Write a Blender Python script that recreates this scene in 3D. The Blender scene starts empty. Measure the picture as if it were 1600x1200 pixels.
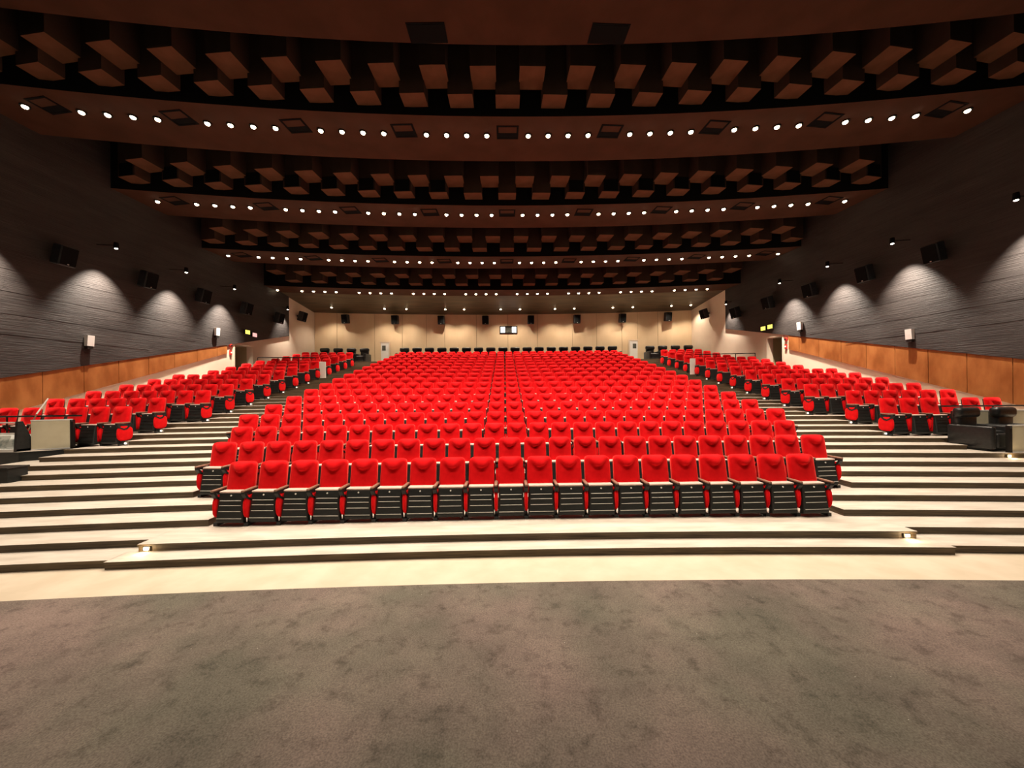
import bpy, bmesh, math, random
from math import sin, cos, radians, sqrt, exp, pi, atan2
from mathutils import Matrix, Vector
random.seed(7)
SC = bpy.context.scene
COL = SC.collection

# ------------------------------------------------------------------ camera, world, exposure
EYE = 2.48
cd = bpy.data.cameras.new('camera')
cd.sensor_fit = 'HORIZONTAL'; cd.sensor_width = 36.0
cd.lens = 583.0 / 1600.0 * 36.0
cd.shift_y = 13.0 / 1600.0
cd.clip_start = 0.05; cd.clip_end = 200
cam = bpy.data.objects.new('camera', cd); COL.objects.link(cam)
YAW, ROLL = radians(1.05), radians(0.6)
cam.matrix_world = (Matrix.Translation((0, 0, EYE)) @ Matrix.Rotation(-YAW, 4, 'Z')
                    @ Matrix.Rotation(radians(90), 4, 'X') @ Matrix.Rotation(-ROLL, 4, 'Z'))
SC.camera = cam
w = bpy.data.worlds.new('world'); SC.world = w; w.use_nodes = True
w.node_tree.nodes['Background'].inputs[0].default_value = (0.9, 0.85, 0.8, 1)
w.node_tree.nodes['Background'].inputs[1].default_value = 0.02
SC.view_settings.view_transform = 'Standard'
SC.view_settings.look = 'None'
SC.view_settings.gamma = 1.0
SC.view_settings.use_curve_mapping = False
SC.view_settings.exposure = 0.18
SC.cycles.max_bounces = 7; SC.cycles.diffuse_bounces = 3; SC.cycles.sample_clamp_indirect = 4.0
DOWNLIGHT_W = [390.0, 355.0, 265.0, 225.0, 220.0]     # downlights of each ceiling band, front to back (lower bands take weaker lamps)
WARM = (1.0, 0.84, 0.66)

# ------------------------------------------------------------------ helpers
def tag(o, label=None, cat=None, group=None, kind=None):
    if label: o['label'] = label
    if cat: o['category'] = cat
    if group: o['group'] = group
    if kind: o['kind'] = kind
    return o

def empty(name, loc=(0, 0, 0), rz=0.0, parent=None):
    o = bpy.data.objects.new(name, None); COL.objects.link(o)
    o.empty_display_size = 0.1
    o.location = loc; o.rotation_euler = (0, 0, rz)
    if parent: o.parent = parent
    return o

def thing(name, label, cat, loc=(0, 0, 0), rz=0.0, group=None):
    return tag(empty(name, loc, rz), label, cat, group)

def put(name, mesh, parent=None, loc=(0, 0, 0), rot=(0, 0, 0)):
    o = bpy.data.objects.new(name, mesh); COL.objects.link(o)
    o.location = loc; o.rotation_euler = rot
    if parent: o.parent = parent
    return o

class MB:
    def __init__(s): s.v = []; s.f = []; s.m = []
    def add(s, verts, faces, mi=0):
        b = len(s.v); s.v += [tuple(p) for p in verts]
        for f in faces: s.f.append(tuple(b + i for i in f)); s.m.append(mi)
    def box(s, x0, x1, y0, y1, z0, z1, mi=0):
        s.add([(x0, y0, z0), (x1, y0, z0), (x1, y1, z0), (x0, y1, z0), (x0, y0, z1), (x1, y0, z1), (x1, y1, z1), (x0, y1, z1)],
              [(3, 2, 1, 0), (4, 5, 6, 7), (0, 1, 5, 4), (1, 2, 6, 5), (2, 3, 7, 6), (3, 0, 4, 7)], mi)
    def hexa(s, p, mi=0):            # 8 corner points: bottom ring then top ring
        s.add(p, [(3, 2, 1, 0), (4, 5, 6, 7), (0, 1, 5, 4), (1, 2, 6, 5), (2, 3, 7, 6), (3, 0, 4, 7)], mi)
    def prism(s, poly, ax, a0, a1, mi=0):   # polygon extruded along an axis
        def P(u, v, a):
            return (a, u, v) if ax == 'x' else (u, a, v) if ax == 'y' else (u, v, a)
        n = len(poly)
        s.add([P(u, v, a0) for u, v in poly] + [P(u, v, a1) for u, v in poly],
              [tuple(range(n))[::-1], tuple(range(n, 2 * n))] + [(i, (i + 1) % n, n + (i + 1) % n, n + i) for i in range(n)], mi)
    def tube(s, p, q, r, n=8, mi=0, r2=None):
        p = Vector(p); q = Vector(q); d = (q - p).normalized()
        a = d.orthogonal().normalized(); b = d.cross(a); r2 = r if r2 is None else r2
        vs = [p + (a * cos(2 * pi * i / n) + b * sin(2 * pi * i / n)) * r for i in range(n)] + \
             [q + (a * cos(2 * pi * i / n) + b * sin(2 * pi * i / n)) * r2 for i in range(n)]
        s.add(vs, [tuple(range(n))[::-1], tuple(range(n, 2 * n))] + [(i, (i + 1) % n, n + (i + 1) % n, n + i) for i in range(n)], mi)
    def mesh(s, name, mats, smooth=False, fix=True):
        me = bpy.data.meshes.new(name); me.from_pydata(s.v, [], s.f)
        for m in (mats if isinstance(mats, (list, tuple)) else [mats]): me.materials.append(m)
        me.polygons.foreach_set('material_index', s.m)
        me.polygons.foreach_set('use_smooth', [smooth] * len(s.f))
        if fix:
            bm = bmesh.new(); bm.from_mesh(me); bmesh.ops.recalc_face_normals(bm, faces=bm.faces); bm.to_mesh(me); bm.free()
        me.update(); return me

def rbox(name, sx, sy, sz, bev, mat, c=(0, 0, 0), seg=2, smooth=True, taper=1.0, rotx=0.0):
    bm = bmesh.new(); bmesh.ops.create_cube(bm, size=1.0)
    for v in bm.verts:
        k = taper if v.co.z > 0 else 1.0
        v.co = Vector((v.co.x * sx * k, v.co.y * sy * k, v.co.z * sz))
    bmesh.ops.bevel(bm, geom=bm.edges[:], offset=bev, segments=seg, affect='EDGES', profile=0.5)
    if rotx: bmesh.ops.rotate(bm, verts=bm.verts, cent=(0, 0, 0), matrix=Matrix.Rotation(rotx, 3, 'X'))
    bmesh.ops.translate(bm, verts=bm.verts, vec=c)
    me = bpy.data.meshes.new(name); bm.to_mesh(me); bm.free(); me.materials.append(mat)
    me.polygons.foreach_set('use_smooth', [smooth] * len(me.polygons))
    return me

ONES = ['', 'first', 'second', 'third', 'fourth', 'fifth', 'sixth', 'seventh', 'eighth', 'ninth', 'tenth', 'eleventh', 'twelfth', 'thirteenth',
        'fourteenth', 'fifteenth', 'sixteenth', 'seventeenth', 'eighteenth', 'nineteenth']
def nth(n):
    if n < 20: return ONES[n]
    t = {2: 'twent', 3: 'thirt'}[n // 10]
    return t + 'ieth' if n % 10 == 0 else t + 'y-' + ONES[n % 10]

# ------------------------------------------------------------------ materials
def mat(name, col, rough=0.7, col2=None, scale=4.0, stretch=(1, 1, 1), bump=0.0, bscale=40.0, metal=0.0, sheen=0.0, sheentint=None, spec=0.3, detail=6.0, lo=0.35, hi=0.65, emit=None, estr=0.0, coat=0.0):
    m = bpy.data.materials.new(name); m.use_nodes = True
    nt = m.node_tree; b = nt.nodes['Principled BSDF']
    b.inputs['Base Color'].default_value = (*col, 1); b.inputs['Roughness'].default_value = rough
    b.inputs['Metallic'].default_value = metal; b.inputs['Specular IOR Level'].default_value = spec
    if coat: b.inputs['Coat Weight'].default_value = coat
    if sheen:
        b.inputs['Sheen Weight'].default_value = sheen; b.inputs['Sheen Roughness'].default_value = 0.45
        b.inputs['Sheen Tint'].default_value = (*(sheentint or col), 1)
    if emit:
        b.inputs['Emission Color'].default_value = (*emit, 1); b.inputs['Emission Strength'].default_value = estr
    tc = nt.nodes.new('ShaderNodeTexCoord')
    if col2:
        mp = nt.nodes.new('ShaderNodeMapping'); mp.inputs['Scale'].default_value = stretch
        nz = nt.nodes.new('ShaderNodeTexNoise'); nz.inputs['Scale'].default_value = scale; nz.inputs['Detail'].default_value = detail
        rp = nt.nodes.new('ShaderNodeValToRGB')
        rp.color_ramp.elements[0].position = lo; rp.color_ramp.elements[0].color = (*col, 1)
        rp.color_ramp.elements[1].position = hi; rp.color_ramp.elements[1].color = (*col2, 1)
        nt.links.new(tc.outputs['Object'], mp.inputs['Vector']); nt.links.new(mp.outputs['Vector'], nz.inputs['Vector'])
        nt.links.new(nz.outputs['Fac'], rp.inputs['Fac']); nt.links.new(rp.outputs['Color'], b.inputs['Base Color'])
    if bump:
        nb = nt.nodes.new('ShaderNodeTexNoise'); nb.inputs['Scale'].default_value = bscale; nb.inputs['Detail'].default_value = 4
        bp = nt.nodes.new('ShaderNodeBump'); bp.inputs['Strength'].default_value = bump; bp.inputs['Distance'].default_value = 0.01
        nt.links.new(tc.outputs['Object'], nb.inputs['Vector']); nt.links.new(nb.outputs['Fac'], bp.inputs['Height'])
        nt.links.new(bp.outputs['Normal'], b.inputs['Normal'])
    return m

M = {}
def carpet_material():
    m = bpy.data.materials.new('dark_carpet'); m.use_nodes = True
    nt = m.node_tree; N = nt.nodes; L = nt.links; b = N['Principled BSDF']
    b.inputs['Roughness'].default_value = 0.95; b.inputs['Specular IOR Level'].default_value = 0.08
    tc = N.new('ShaderNodeTexCoord')
    def noise(sc, det, ro=0.6):
        n = N.new('ShaderNodeTexNoise'); n.inputs['Scale'].default_value = sc; n.inputs['Detail'].default_value = det; n.inputs['Roughness'].default_value = ro
        L.new(tc.outputs['Object'], n.inputs['Vector']); return n
    def ramp(src, p0, c0, p1, c1):
        r = N.new('ShaderNodeValToRGB'); e = r.color_ramp.elements
        e[0].position = p0; e[0].color = (*c0, 1); e[1].position = p1; e[1].color = (*c1, 1)
        L.new(src, r.inputs['Fac']); return r
    def mul(a, c):
        x = N.new('ShaderNodeMix'); x.data_type = 'RGBA'; x.blend_type = 'MULTIPLY'; x.inputs['Factor'].default_value = 1.0
        L.new(a, x.inputs['A']); L.new(c, x.inputs['B']); return x.outputs['Result']
    base = ramp(noise(0.8, 12, 0.68).outputs['Fac'], 0.30, (0.118, 0.104, 0.093), 0.70, (0.225, 0.190, 0.168))
    tint = ramp(noise(0.45, 3).outputs['Fac'], 0.38, (0.80, 0.85, 0.78), 0.62, (1.12, 1.0, 1.0))
    grain = ramp(noise(70, 4).outputs['Fac'], 0.30, (0.62, 0.62, 0.62), 0.65, (1.15, 1.15, 1.15))
    smud = ramp(noise(5.0, 6, 0.7).outputs['Fac'], 0.32, (0.62, 0.62, 0.62), 0.48, (1.0, 1.0, 1.0))
    col = mul(mul(mul(base.outputs['Color'], tint.outputs['Color']), grain.outputs['Color']), smud.outputs['Color'])
    vo = N.new('ShaderNodeTexVoronoi'); vo.inputs['Scale'].default_value = 5.5; L.new(tc.outputs['Object'], vo.inputs['Vector'])
    cr = ramp(vo.outputs['Distance'], 0.018, (1, 1, 1), 0.024, (0, 0, 0))
    mx = N.new('ShaderNodeMix'); mx.data_type = 'RGBA'; L.new(cr.outputs['Color'], mx.inputs['Factor']); L.new(col, mx.inputs['A'])
    mx.inputs['B'].default_value = (0.5, 0.47, 0.42, 1)
    L.new(mx.outputs['Result'], b.inputs['Base Color'])
    bp = N.new('ShaderNodeBump'); bp.inputs['Strength'].default_value = 0.6; bp.inputs['Distance'].default_value = 0.006
    L.new(noise(60, 5).outputs['Fac'], bp.inputs['Height']); L.new(bp.outputs['Normal'], b.inputs['Normal'])
    return m
M['carpet'] = carpet_material()
M['floor'] = mat('cream_floor', (0.54, 0.455, 0.345), 0.6, (0.62, 0.53, 0.42), 2.0, bump=0.05)
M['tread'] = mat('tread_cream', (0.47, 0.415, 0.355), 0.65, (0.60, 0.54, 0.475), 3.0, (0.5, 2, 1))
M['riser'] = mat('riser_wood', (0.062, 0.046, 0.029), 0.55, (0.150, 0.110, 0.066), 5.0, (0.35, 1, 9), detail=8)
M['red'] = mat('red_velvet', (0.70, 0.003, 0.006), 0.85, (0.80, 0.006, 0.010), 9.0, sheen=0.55, sheentint=(1.0, 0.12, 0.10), spec=0.1)
M['black'] = mat('black_plastic', (0.010, 0.011, 0.012), 0.5, (0.020, 0.021, 0.022), 12.0, spec=0.35)
M['kick'] = mat('kick_board_black', (0.010, 0.0125, 0.0125), 0.5, (0.018, 0.020, 0.0195), 6.0, (1, 1, 4), spec=0.4)
M['ridge'] = mat('ridge_aluminium', (0.62, 0.60, 0.55), 0.45, spec=0.5)
M['edge'] = mat('seat_edge_cream', (0.66, 0.50, 0.44), 0.6)
M['armwood'] = mat('arm_wood', (0.20, 0.105, 0.070), 0.45, (0.30, 0.17, 0.12), 6.0, (1, 6, 1))
M['white'] = mat('white_paint', (0.80, 0.78, 0.74), 0.5)
M['panelw'] = mat('cream_panel', (0.62, 0.56, 0.40), 0.6, (0.70, 0.64, 0.47), 2.5)
M['leather'] = mat('black_leather', (0.010, 0.010, 0.010), 0.33, (0.018, 0.018, 0.018), 14.0, bump=0.15, bscale=60, spec=0.5)
M['ceil'] = mat('ceiling_brown', (0.044, 0.017, 0.009), 0.85, (0.058, 0.0225, 0.0122), 1.5, bump=0.15, bscale=25, spec=0.15)
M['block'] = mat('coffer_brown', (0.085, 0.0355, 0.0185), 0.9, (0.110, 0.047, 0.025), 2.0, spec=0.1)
M['blockface'] = mat('coffer_shaded', (0.038, 0.023, 0.016), 0.95, (0.050, 0.031, 0.022), 2.0, spec=0.05)  # upright coffer faces, their shade painted in as a darker brown
M['void'] = mat('fascia_black', (0.006, 0.006, 0.006), 0.9, spec=0.05)
M['backceil'] = mat('back_ceiling', (0.040, 0.028, 0.014), 0.45, (0.085, 0.060, 0.032), 1.2, (0.6, 2.5, 1), bump=0.3, bscale=6, spec=0.4)
M['clad'] = None
M['beige'] = mat('beige_plaster', (0.60, 0.445, 0.275), 0.75, (0.66, 0.50, 0.32), 1.4, (1, 1, 0.4))
M['beigejoint'] = mat('beige_joint', (0.20, 0.14, 0.085), 0.85, (0.23, 0.165, 0.10), 3.0)
M['cream'] = mat('cream_plaster', (0.62, 0.50, 0.38), 0.75, (0.66, 0.54, 0.42), 1.4)
M['wood'] = mat('wainscot_wood', (0.215, 0.068, 0.016), 0.42, (0.340, 0.125, 0.036), 2.6, (1, 1, 0.45), bump=0.05, bscale=30, detail=9)
M['woodgap'] = mat('wainscot_gap', (0.03, 0.012, 0.006), 0.8, (0.04, 0.016, 0.008), 3.0)
M['khaki'] = mat('corridor_khaki', (0.28, 0.23, 0.12), 0.8, (0.32, 0.26, 0.14), 2.0)
M['metal'] = mat('dark_metal', (0.03, 0.027, 0.025), 0.4, metal=0.6)
M['chrome'] = mat('bright_metal', (0.7, 0.68, 0.64), 0.3, metal=0.8)
M['bulb'] = mat('bulb_glow', (1, 0.9, 0.7), 0.5, emit=(1.0, 0.80, 0.52), estr=14.0)
M['bulbw'] = mat('bulb_white', (1, 0.95, 0.85), 0.5, emit=(1.0, 0.93, 0.80), estr=8.0)
M['steplamp'] = mat('step_lamp_glow', (1, 0.8, 0.5), 0.5, emit=(1.0, 0.72, 0.36), estr=9.0)
M['dotlamp'] = mat('step_lens', (0.9, 0.88, 0.84), 0.4, emit=(1.0, 0.95, 0.85), estr=1.2)
M['winglow'] = mat('booth_glow', (0.9, 0.9, 0.9), 0.5, emit=(0.95, 0.97, 1.0), estr=1.6)
M['booth'] = mat('booth_dark', (0.03, 0.03, 0.025), 0.6, (0.10, 0.10, 0.08), 5.0)
M['exit'] = mat('exit_yellow', (0.8, 0.75, 0.1), 0.5, emit=(0.95, 0.85, 0.15), estr=1.3)
M['exitred'] = mat('exit_pink', (0.8, 0.3, 0.3), 0.5, emit=(1.0, 0.55, 0.5), estr=0.9)
M['alarm'] = mat('alarm_red', (0.55, 0.03, 0.02), 0.5)
M['paper'] = mat('printed_paper', (0.62, 0.60, 0.54), 0.7, (0.30, 0.33, 0.30), 9.0, detail=4, lo=0.45, hi=0.62)
g = mat('clear_glass', (0.9, 0.93, 0.92), 0.03, spec=0.5); g.node_tree.nodes['Principled BSDF'].inputs['Transmission Weight'].default_value = 1.0
g.node_tree.nodes['Principled BSDF'].inputs['IOR'].default_value = 1.1
M['glass'] = g
for k_ in ('bulb', 'bulbw', 'steplamp', 'dotlamp', 'exit', 'exitred', 'winglow'): M[k_].cycles.emission_sampling = 'NONE'

def cladding_material():
    m = bpy.data.materials.new('dark_board_concrete'); m.use_nodes = True
    nt = m.node_tree; N = nt.nodes; L = nt.links; b = N['Principled BSDF']
    b.inputs['Roughness'].default_value = 0.62; b.inputs['Specular IOR Level'].default_value = 0.3
    tc = N.new('ShaderNodeTexCoord')
    def noise(scale, st, det=6):
        mp = N.new('ShaderNodeMapping'); mp.inputs['Scale'].default_value = st
        n = N.new('ShaderNodeTexNoise'); n.inputs['Scale'].default_value = scale; n.inputs['Detail'].default_value = det
        L.new(tc.outputs['Object'], mp.inputs['Vector']); L.new(mp.outputs['Vector'], n.inputs['Vector']); return n
    a = noise(1.6, (1, 0.35, 2.2)); s = noise(5.0, (1, 0.25, 9), 8)
    rp = N.new('ShaderNodeValToRGB'); e = rp.color_ramp.elements
    e[0].position = 0.3; e[0].color = (0.019, 0.0145, 0.0135, 1); e[1].position = 0.72; e[1].color = (0.047, 0.038, 0.035, 1)
    mx = N.new('ShaderNodeMath'); mx.operation = 'ADD'
    m1 = N.new('ShaderNodeMath'); m1.operation = 'MULTIPLY'; m1.inputs[1].default_value = 0.55
    m2 = N.new('ShaderNodeMath'); m2.operation = 'MULTIPLY'; m2.inputs[1].default_value = 0.45
    L.new(a.outputs['Fac'], m1.inputs[0]); L.new(s.outputs['Fac'], m2.inputs[0])
    L.new(m1.outputs[0], mx.inputs[0]); L.new(m2.outputs[0], mx.inputs[1]); L.new(mx.outputs[0], rp.inputs['Fac'])
    L.new(rp.outputs['Color'], b.inputs['Base Color'])
    bp = N.new('ShaderNodeBump'); bp.inputs['Strength'].default_value = 0.4; bp.inputs['Distance'].default_value = 0.05
    L.new(s.outputs['Fac'], bp.inputs['Height']); L.new(bp.outputs['Normal'], b.inputs['Normal'])
    return m
M['clad'] = cladding_material()

# ------------------------------------------------------------------ plan of the hall (metres; the camera stands at the origin, the hall runs along +Y)
XC = 0.25
RISE = 0.115                      # one step
def fc(x): return (x - XC) ** 2 / 200.0      # sag of the curved rows
def cc(x): return (x - XC) ** 2 / 160.0      # sag of the curved ceiling bands
def XL(y): return -(15.3 - 0.08 * y)
def XR(y): return 15.9 - 0.10 * y
def step_y(k): return 5.62 + 0.525 * (k - 1)
PITCH = 0.535
ROW0, ROWP = 6.85, 1.05
def row_z(i): return 2 * RISE * (i + 1)
def row_y(i, x): return ROW0 + ROWP * i - fc(x)
def row_rot(x): return atan2(-(x - XC), 100.0) * -1.0
NROWS = 18
def row_seats(i):
    if i == 0: return [-0.18 + (k + .5) * PITCH for k in range(-9, 11)]
    if i == 1: return [-0.18 + (k + .5) * PITCH for k in range(-11, 13)]
    if i == 2: return [(k + .5) * PITCH for k in range(-12, 13)]
    return [(k + .5) * PITCH for k in range(-13, 14)]
def wing_start(i, s):
    if s < 0: return -10.35 if i < 6 else -9.85
    return 10.75 if i < 6 else 10.3
def wing_seats(i, s):
    n = 6 if i < 6 or i > 9 else 7
    if s > 0 and i > 13: n = 5
    x = wing_start(i, s)
    return [x + s * (k + .5) * PITCH for k in range(n)]

# ------------------------------------------------------------------ floor, carpet, steps
def strip_mesh(name, x0, x1, yf, yb, z0, z1, mats, n=None, top=0, front=1):
    n = n or max(2, int((x1 - x0) / 0.7)); b = MB()
    xs = [x0 + (x1 - x0) * i / n for i in range(n + 1)]
    vs = []
    for x in xs: vs += [(x, yf(x), z0), (x, yf(x), z1), (x, yb(x), z1), (x, yb(x), z0)]
    tf, ff = [], []
    for i in range(n):
        a = 4 * i; c = a + 4
        tf.append((a + 1, c + 1, c + 2, a + 2)); ff += [(a, c, c + 1, a + 1), (a + 2, c + 2, c + 3, a + 3), (a + 3, c + 3, c, a)]
    e = 4 * n
    ff += [(0, 1, 2, 3), (e, e + 3, e + 2, e + 1)]
    b.add(vs, tf, top); bb = len(b.f)
    for f in ff: b.f.append(f); b.m.append(front)
    return b.mesh(name, mats)

fl = put('floor', strip_mesh('floor', -16, 16.6, lambda x: -4.0, lambda x: 7.5, -0.2, 0.0, [M['floor'], M['floor']], 8)); tag(fl, 'pale cream floor in front of the stepped seating', None, None, 'structure')
cp = put('carpet', strip_mesh('carpet', -14, 14, lambda x: -3.8, lambda x: 4.84 - fc(x), 0.0, 0.012, [M['carpet'], M['carpet']], 30))
tag(cp, 'dark grey worn carpet covering the foreground of the hall', 'carpet')

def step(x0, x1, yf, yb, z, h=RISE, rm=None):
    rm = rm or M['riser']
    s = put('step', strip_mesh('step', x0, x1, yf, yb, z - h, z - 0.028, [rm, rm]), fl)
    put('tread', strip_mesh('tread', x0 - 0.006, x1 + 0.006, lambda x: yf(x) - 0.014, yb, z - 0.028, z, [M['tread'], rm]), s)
    return s
def edge(k, dy=0.0): return lambda x, k=k, dy=dy: step_y(k) + dy - fc(x)
# the two lowest levels: a middle platform with a side step on each hand
step(-5.75, 6.65, edge(1), edge(3), RISE)
step(-15, -5.756, edge(1, 0.07), edge(3), RISE); step(6.656, 15, edge(1, 0.07), edge(3), RISE)
p2 = lambda x: 5.95 - fc(x)
step(-5.6, 6.45, p2, edge(4, .05), 2 * RISE)
step(-15, -5.606, edge(2), edge(4, .05), 2 * RISE); step(6.456, 15, edge(2), edge(4, .05), 2 * RISE)
for i in range(1, NROWS):           # the levels that carry a row: right across the hall
    k = 2 * i + 2
    ym = step_y(k) - 0.8
    xl, xr = XL(ym) - 0.15, XR(ym) + 0.15
    if k == 8: xl = -11.75
    step(xl, xr, edge(k), edge(k + 2, .06), k * RISE, 2 * RISE)
step(XL(24) - 0.1, XR(24) + 0.1, edge(38), lambda x: 27.6, 40 * RISE, 4 * RISE)
for i in range(0, NROWS):           # the half steps in the two aisles
    k = 2 * i + 3
    xs = row_seats(i); a = xs[0] - PITCH / 2 - 0.14; b = xs[-1] + PITCH / 2 + 0.27
    if i < 4:
        lo, hi = -14.9, 14.9
        if k == 9: lo, hi = -11.2, 11.6
        if k == 7: lo = -14.9
    else:
        lo, hi = wing_start(i, -1) + 0.05, wing_start(i, 1) - 0.05
    yb = edge(k + 1, .05)
    step(lo, a, edge(k), (lambda x: 9.8 - fc(x) + 0.5) if k == 7 else yb, k * RISE)
    step(b, hi, edge(k), yb, k * RISE)

step(-14.7, -11.15, lambda x: 9.28 + max(0.0, x + 11.9) * 0.6, lambda x: 10.4, 10 * RISE, 3 * RISE + .02, M['kick'])      # the left bay

# ------------------------------------------------------------------ side walls
TOPZ = 11.6
def wall_part(b, side, y0, y1, z0a, z0b, z1a, z1b, t0, t1, mi=0):
    X = XL if side < 0 else XR
    def P(y, z, t): return (X(y) - side * t, y, z)
    b.hexa([P(y0, z0a, t0), P(y1, z0b, t0), P(y1, z0b, t1), P(y0, z0a, t1), P(y0, z1a, t0), P(y1, z1b, t0), P(y1, z1b, t1), P(y0, z1a, t1)], mi)
def clad_z(side, y): return 3.05 + 0.2465 * (y - 10.93) if side < 0 else 3.28 + 0.2415 * (y - 10.41)
def wood_z(side, y): return 1.99 + 0.328 * (y - 10.93) if side < 0 else 2.01 + 0.325 * (y - 10.67)
DOOR = {-1: (19.25, 20.45, 2.9, 5.08), 1: (18.6, 19.55, 2.9, 5.2)}
CLAD_END = {-1: 23.4, 1: 22.66}
for side, nm in ((-1, 'left'), (1, 'right')):
    d0, d1, dz0, dz1 = DOOR[side]
    b = MB()
    wall_part(b, side, -4, d0, -.2, -.2, TOPZ, TOPZ, -0.3, 0)
    wall_part(b, side, d1, 28, -.2, -.2, TOPZ, TOPZ, -0.3, 0)
    wall_part(b, side, d0, d1, dz1, dz1, TOPZ, TOPZ, -0.3, 0)
    wall_part(b, side, d0, d1, -.2, -.2, dz0, dz0, -0.3, 0)
    wl = put('wall_' + nm, b.mesh('wall_' + nm, M['cream'])); tag(wl, 'cream plastered %s side wall' % nm, None, None, 'structure')
    b = MB()
    e = CLAD_END[side]
    wall_part(b, side, -4, e, clad_z(side, -4), clad_z(side, e), TOPZ, TOPZ, 0.0, 0.07)
    put('concrete_cladding', b.mesh('concrete_cladding', M['clad']), wl)['label'] = 'dark board-marked concrete upper wall'
    # raised pour lines across the concrete
    for z in ((4.3, 4.9, 5.55, 6.2) if side < 0 else (4.4, 5.0, 5.7, 6.3)):
        b = MB(); ye = 10.93 + (z - 3.3) / 0.2465
        wall_part(b, side, -2, min(ye, 17.0), z, z, z + 0.014, z + 0.014, 0.07, 0.076)
        put('pour_line', b.mesh('pour_line', M['clad']), wl)
    # wooden wainscot, one panel after the other
    js = [3.4 + 1.056 * k for k in range(0, 15)] if side < 0 else [3.2 + 1.045 * k for k in range(0, 15)]
    js = [11.81 + 1.058 * k for k in range(-8, 7)] if side < 0 else [11.6 + 1.0 * k for k in range(-8, 7)]
    yend = 18.75 if side < 0 else 18.2
    b = MB(); wall_part(b, side, js[0], yend, wood_z(side, js[0]) + .02, wood_z(side, yend) + .02, clad_z(side, js[0]), clad_z(side, yend), 0, 0.02)
    put('wainscot_backing', b.mesh('wainscot_backing', M['woodgap']), wl)
    for a, c in zip(js, js[1:] + [yend]):
        b = MB(); a2, c2 = a + 0.008, c - 0.008
        if c2 - a2 < 0.1: continue
        wall_part(b, side, a2, c2, wood_z(side, a2), wood_z(side, c2), clad_z(side, a2) - .004, clad_z(side, c2) - .004, 0.02, 0.05)
        put('wood_panel', b.mesh('wood_panel', M['wood']), wl)
    # doorway with a short corridor behind it
    b = MB()
    X = XL if side < 0 else XR
    def P(y, z, t): return (X(y) - side * t, y, z)
    q = lambda a, c, mi: b.add([P(*p) for p in (a[0], a[1], c[1], c[0])], [(0, 1, 2, 3)], mi)
    D = -1.6
    wall_part(b, side, d1, d1 + .05, dz0, dz0, dz1, dz1, D, -0.301, 0)
    wall_part(b, side, d0 - .05, d0, dz0, dz0, dz1, dz1, D, -0.301, 1)
    wall_part(b, side, d0, d1, dz0, dz0, dz1, dz1, D - .05, D, 0)
    wall_part(b, side, d0, d1, dz1, dz1, dz1 + .05, dz1 + .05, D, -0.301, 0)
    wall_part(b, side, d0, d1, dz0 - .05, dz0 - .05, dz0, dz0, D, -0.301, 0)
    dr = put('door_1' if side < 0 else 'door_2', b.mesh('door', [M['khaki'], M['black']])); tag(dr, 'open doorway in the %s wall with khaki corridor behind' % nm, None, None, 'structure')
    b = MB()
    wall_part(b, side, d0 - .09, d0, dz0, dz0, dz1 + .08, dz1 + .08, 0, 0.03)
    wall_part(b, side, d1, d1 + .09, dz0, dz0, dz1 + .08, dz1 + .08, 0, 0.03)
    wall_part(b, side, d0, d1, dz1, dz1, dz1 + .08, dz1 + .08, 0, 0.03)
    put('door_frame', b.mesh('door_frame', M['cream']), dr)
    b = MB(); wall_part(b, side, d0 + .02, d0 + .07, dz0, dz0, dz1, dz1, -1.1, -0.05)
    put('door_leaf', b.mesh('door_leaf', M['black']), dr)

# ------------------------------------------------------------------ back wall
YB = 27.3
BZ0, BZ1 = 4.2, 8.17
def wall_y(x): return YB - cc(x)
bk = put('wall_back', strip_mesh('wall_back', -13.4, 13.6, lambda x: wall_y(x) + 0.03, lambda x: 28.2, BZ0, BZ1 + 0.6, [M['beigejoint'], M['beigejoint']], 40))
tag(bk, 'beige panelled back wall of the hall', None, None, 'structure')
jx = [-13.2, -11.75, -9.25, -7.35, -5.65, -4.35, -2.05, 0.25, 2.4, 4.95, 6.7, 8.5, 9.6, 11.0, 13.3]
for a, c in zip(jx, jx[1:]):
    put('wall_panel', strip_mesh('wall_panel', a + .012, c - .012, wall_y, lambda x: wall_y(x) + 0.04, BZ0 + .05, BZ1, [M['beige'], M['beige']], 4), bk)

# ------------------------------------------------------------------ ceiling: lit bands stepping down to the back, coffers between them
BANDS = [  # underside height, near edge, lamp line, far edge
    (EYE + 8.75, -4.0, 7.75, 9.40), (EYE + 8.13, 11.0, 11.79, 13.13), (EYE + 7.51, 15.0, 15.75, 17.03),
    (EYE + 6.77, 18.6, 19.40, 20.39), (EYE + 6.17, 22.47, 23.29, 23.88)]
ceil_root = put('ceiling', strip_mesh('ceiling', -13.6, 13.8, lambda x: 23.88 - cc(x), lambda x: 27.6 - cc(x), 0, 0.1, [M['void'], M['backceil']], 40))
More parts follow.
